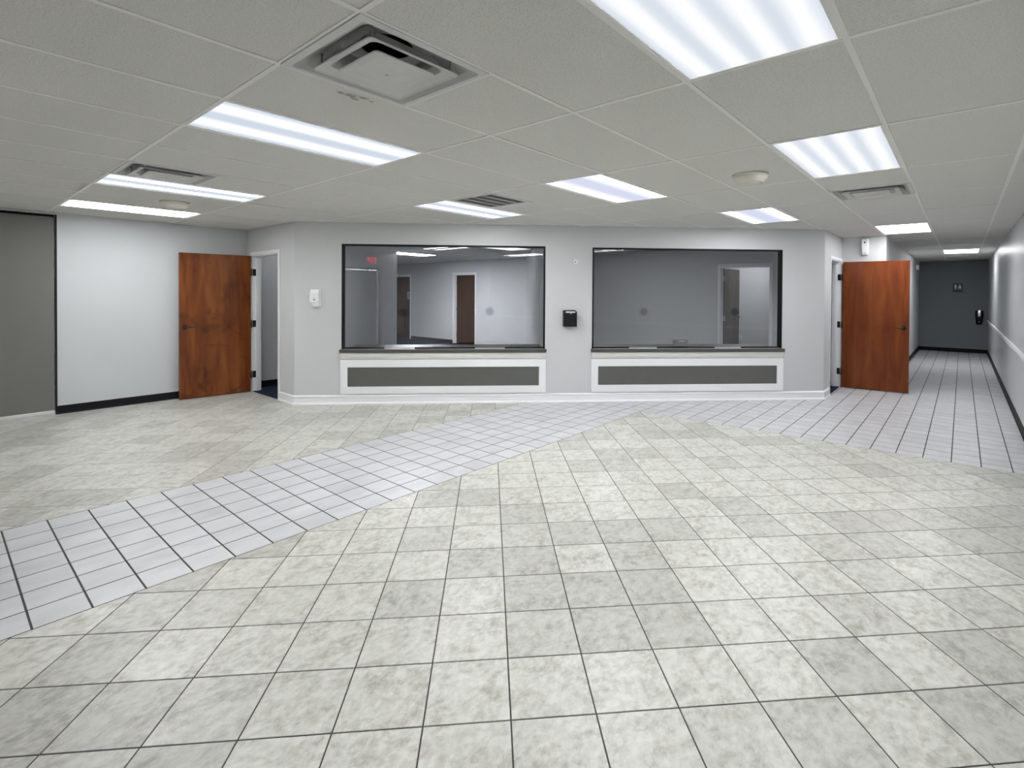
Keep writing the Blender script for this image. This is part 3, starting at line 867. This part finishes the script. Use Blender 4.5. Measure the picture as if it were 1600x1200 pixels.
t = thing('wall_alarm_box', 'small white box high on the left hallway wall', 'alarm box', (XH, 16.4, 2.16), PI/2)
b = MB(); b.bbox(-.06, .06, -.055, 0, 0, .13, .006); b.build('housing', M['plastic'], t)
b = MB(); b.bbox(-.04, .04, -.062, -.053, .02, .06, .004); b.build('strobe', M['paper'], t)

# roller shade over the storefront window on the left wall
t = thing('roller_shade', 'grey roller shade pulled down at the left edge of the photo', 'roller shade', (XL, .08, 0))
y0, y1 = -.70, .915
b = MB(); b.bbox(-.05, .012, y0-.02, y1+.02, 2.416, 2.432, .003); b.build('head_rail', M['diffuser'], t)
b = MB(); b.cyl((-.030, y0, 2.366), (0, 1, 0), .024, .024, y1-y0, 28); b.build('roller_tube', M['shade'], t)
b = MB(); b.box(-.0085, -.0065, y0, y1, .045, 2.366); b.build('fabric', M['shade'], t)
b = MB(); b.bbox(-.016, .004, y0, y1, .014, .052, .005); b.build('bottom_bar', M['cream'], t)
t = tag(empty('window_3', (XL, .08, 0)), 'dark framed storefront window behind the grey roller shade', 'window', kind='structure')
b = MB(); b.box(-.12, -.0005, .9205, .96, .0, 2.416); b.box(-.12, -.0005, -.86, -.73, 0, 2.416); b.box(-.12, -.055, -.73, .9205, 2.39, 2.416); b.box(-.12, -.04, -.73, .9205, 0, .012)
b.box(.0, .006, .9205, .937, .0, 2.416)
b.build('window_frame', M['black_metal'], t)
b = MB(); b.box(-.10, -.092, -.73, .9205, .012, 2.39); b.build('pane', M['dark_void'], t)

# behind the viewer: shaded entrance door and exit sign (they show as reflections)
t = tag(empty('door_6', (-3.80, YB, 0)), 'shaded glass entrance door behind the viewer', 'door', kind='structure')
b = MB(); b.box(-.70, -.64, -.10, .01, .03, 2.1); b.box(.64, .70, -.10, .01, .03, 2.1); b.box(-.64, .64, -.10, .01, 2.04, 2.1); b.box(-.64, .64, -.10, .01, .03, .12)
b.build('door_frame', M['black_metal'], t)
b = MB(); b.box(-.64, .64, -.09, -.085, .12, 2.04); b.build('pane', M['day'], t)
b = MB(); b.box(-.632, .622, -.06, -.056, .122, 2.030); b.build('shade', M['shade'], t)
t = thing('exit_sign', 'white exit sign with red letters on the wall behind the viewer', 'exit sign', (-3.39, YB, 2.17), PI)
b = MB(); b.bbox(-.15, .15, -.045, 0, 0, .19, .006); b.build('housing', M['plastic'], t)
def seg(mb, x0, z0, x1, z1, w=.011):
    d = Vector((x1-x0, z1-z0)); n = Vector((-d.y, d.x)).normalized()*w/2; e = d.normalized()*w/2
    mb.prism([(x0-e.x+n.x, z0-e.y+n.y), (x1+e.x+n.x, z1+e.y+n.y), (x1+e.x-n.x, z1+e.y-n.y), (x0-e.x-n.x, z0-e.y-n.y)], -.048, -.045)
for ch, x in (('E', -.092), ('X', -.030), ('I', .026), ('T', .076)):
    b = MB(); z0, z1 = .035, .155
    if ch == 'E':
        seg(b, x-.02, z0, x-.02, z1); seg(b, x-.02, z0, x+.022, z0); seg(b, x-.02, z1, x+.022, z1); seg(b, x-.02, .095, x+.016, .095)
    if ch == 'X': seg(b, x-.022, z0, x+.022, z1); seg(b, x-.022, z1, x+.022, z0)
    if ch == 'I': seg(b, x, z0, x, z1)
    if ch == 'T': seg(b, x, z0, x, z1); seg(b, x-.026, z1, x+.026, z1)
    b.build('letter', M['red'], t)

# ---------------------------------------------------------------- world, camera, view
w = bpy.data.worlds.new('world'); SC.world = w; w.use_nodes = True
bg = w.node_tree.nodes['Background']; bg.inputs[0].default_value = (.5, .6, .7, 1); bg.inputs[1].default_value = .02
cam = bpy.data.cameras.new('camera'); co = bpy.data.objects.new('camera', cam); COL.objects.link(co)
yaw, pit, rol = .6944152507, .0102065119, .0057153667
fwv = Vector((-math.sin(yaw)*math.cos(pit), math.cos(yaw)*math.cos(pit), -math.sin(pit)))
rt = Vector((math.cos(yaw), math.sin(yaw), 0)); up = rt.cross(fwv)
r2 = rt*math.cos(rol) + up*math.sin(rol); u2 = up*math.cos(rol) - rt*math.sin(rol)
co.matrix_world = Matrix(((r2.x, u2.x, -fwv.x, 0), (r2.y, u2.y, -fwv.y, 0), (r2.z, u2.z, -fwv.z, 1.5001), (0, 0, 0, 1)))
cam.sensor_fit = 'HORIZONTAL'; cam.sensor_width = 36.
cam.lens = 796.412/1600*36; cam.shift_x = -(840.191-800)/1600; cam.shift_y = -(600-466.486)/1600
cam.clip_start = .02; cam.clip_end = 200
SC.camera = co
vs = SC.view_settings
vs.view_transform = 'Standard'; vs.look = 'None'; vs.gamma = 1.; vs.use_curve_mapping = False; vs.exposure = .48
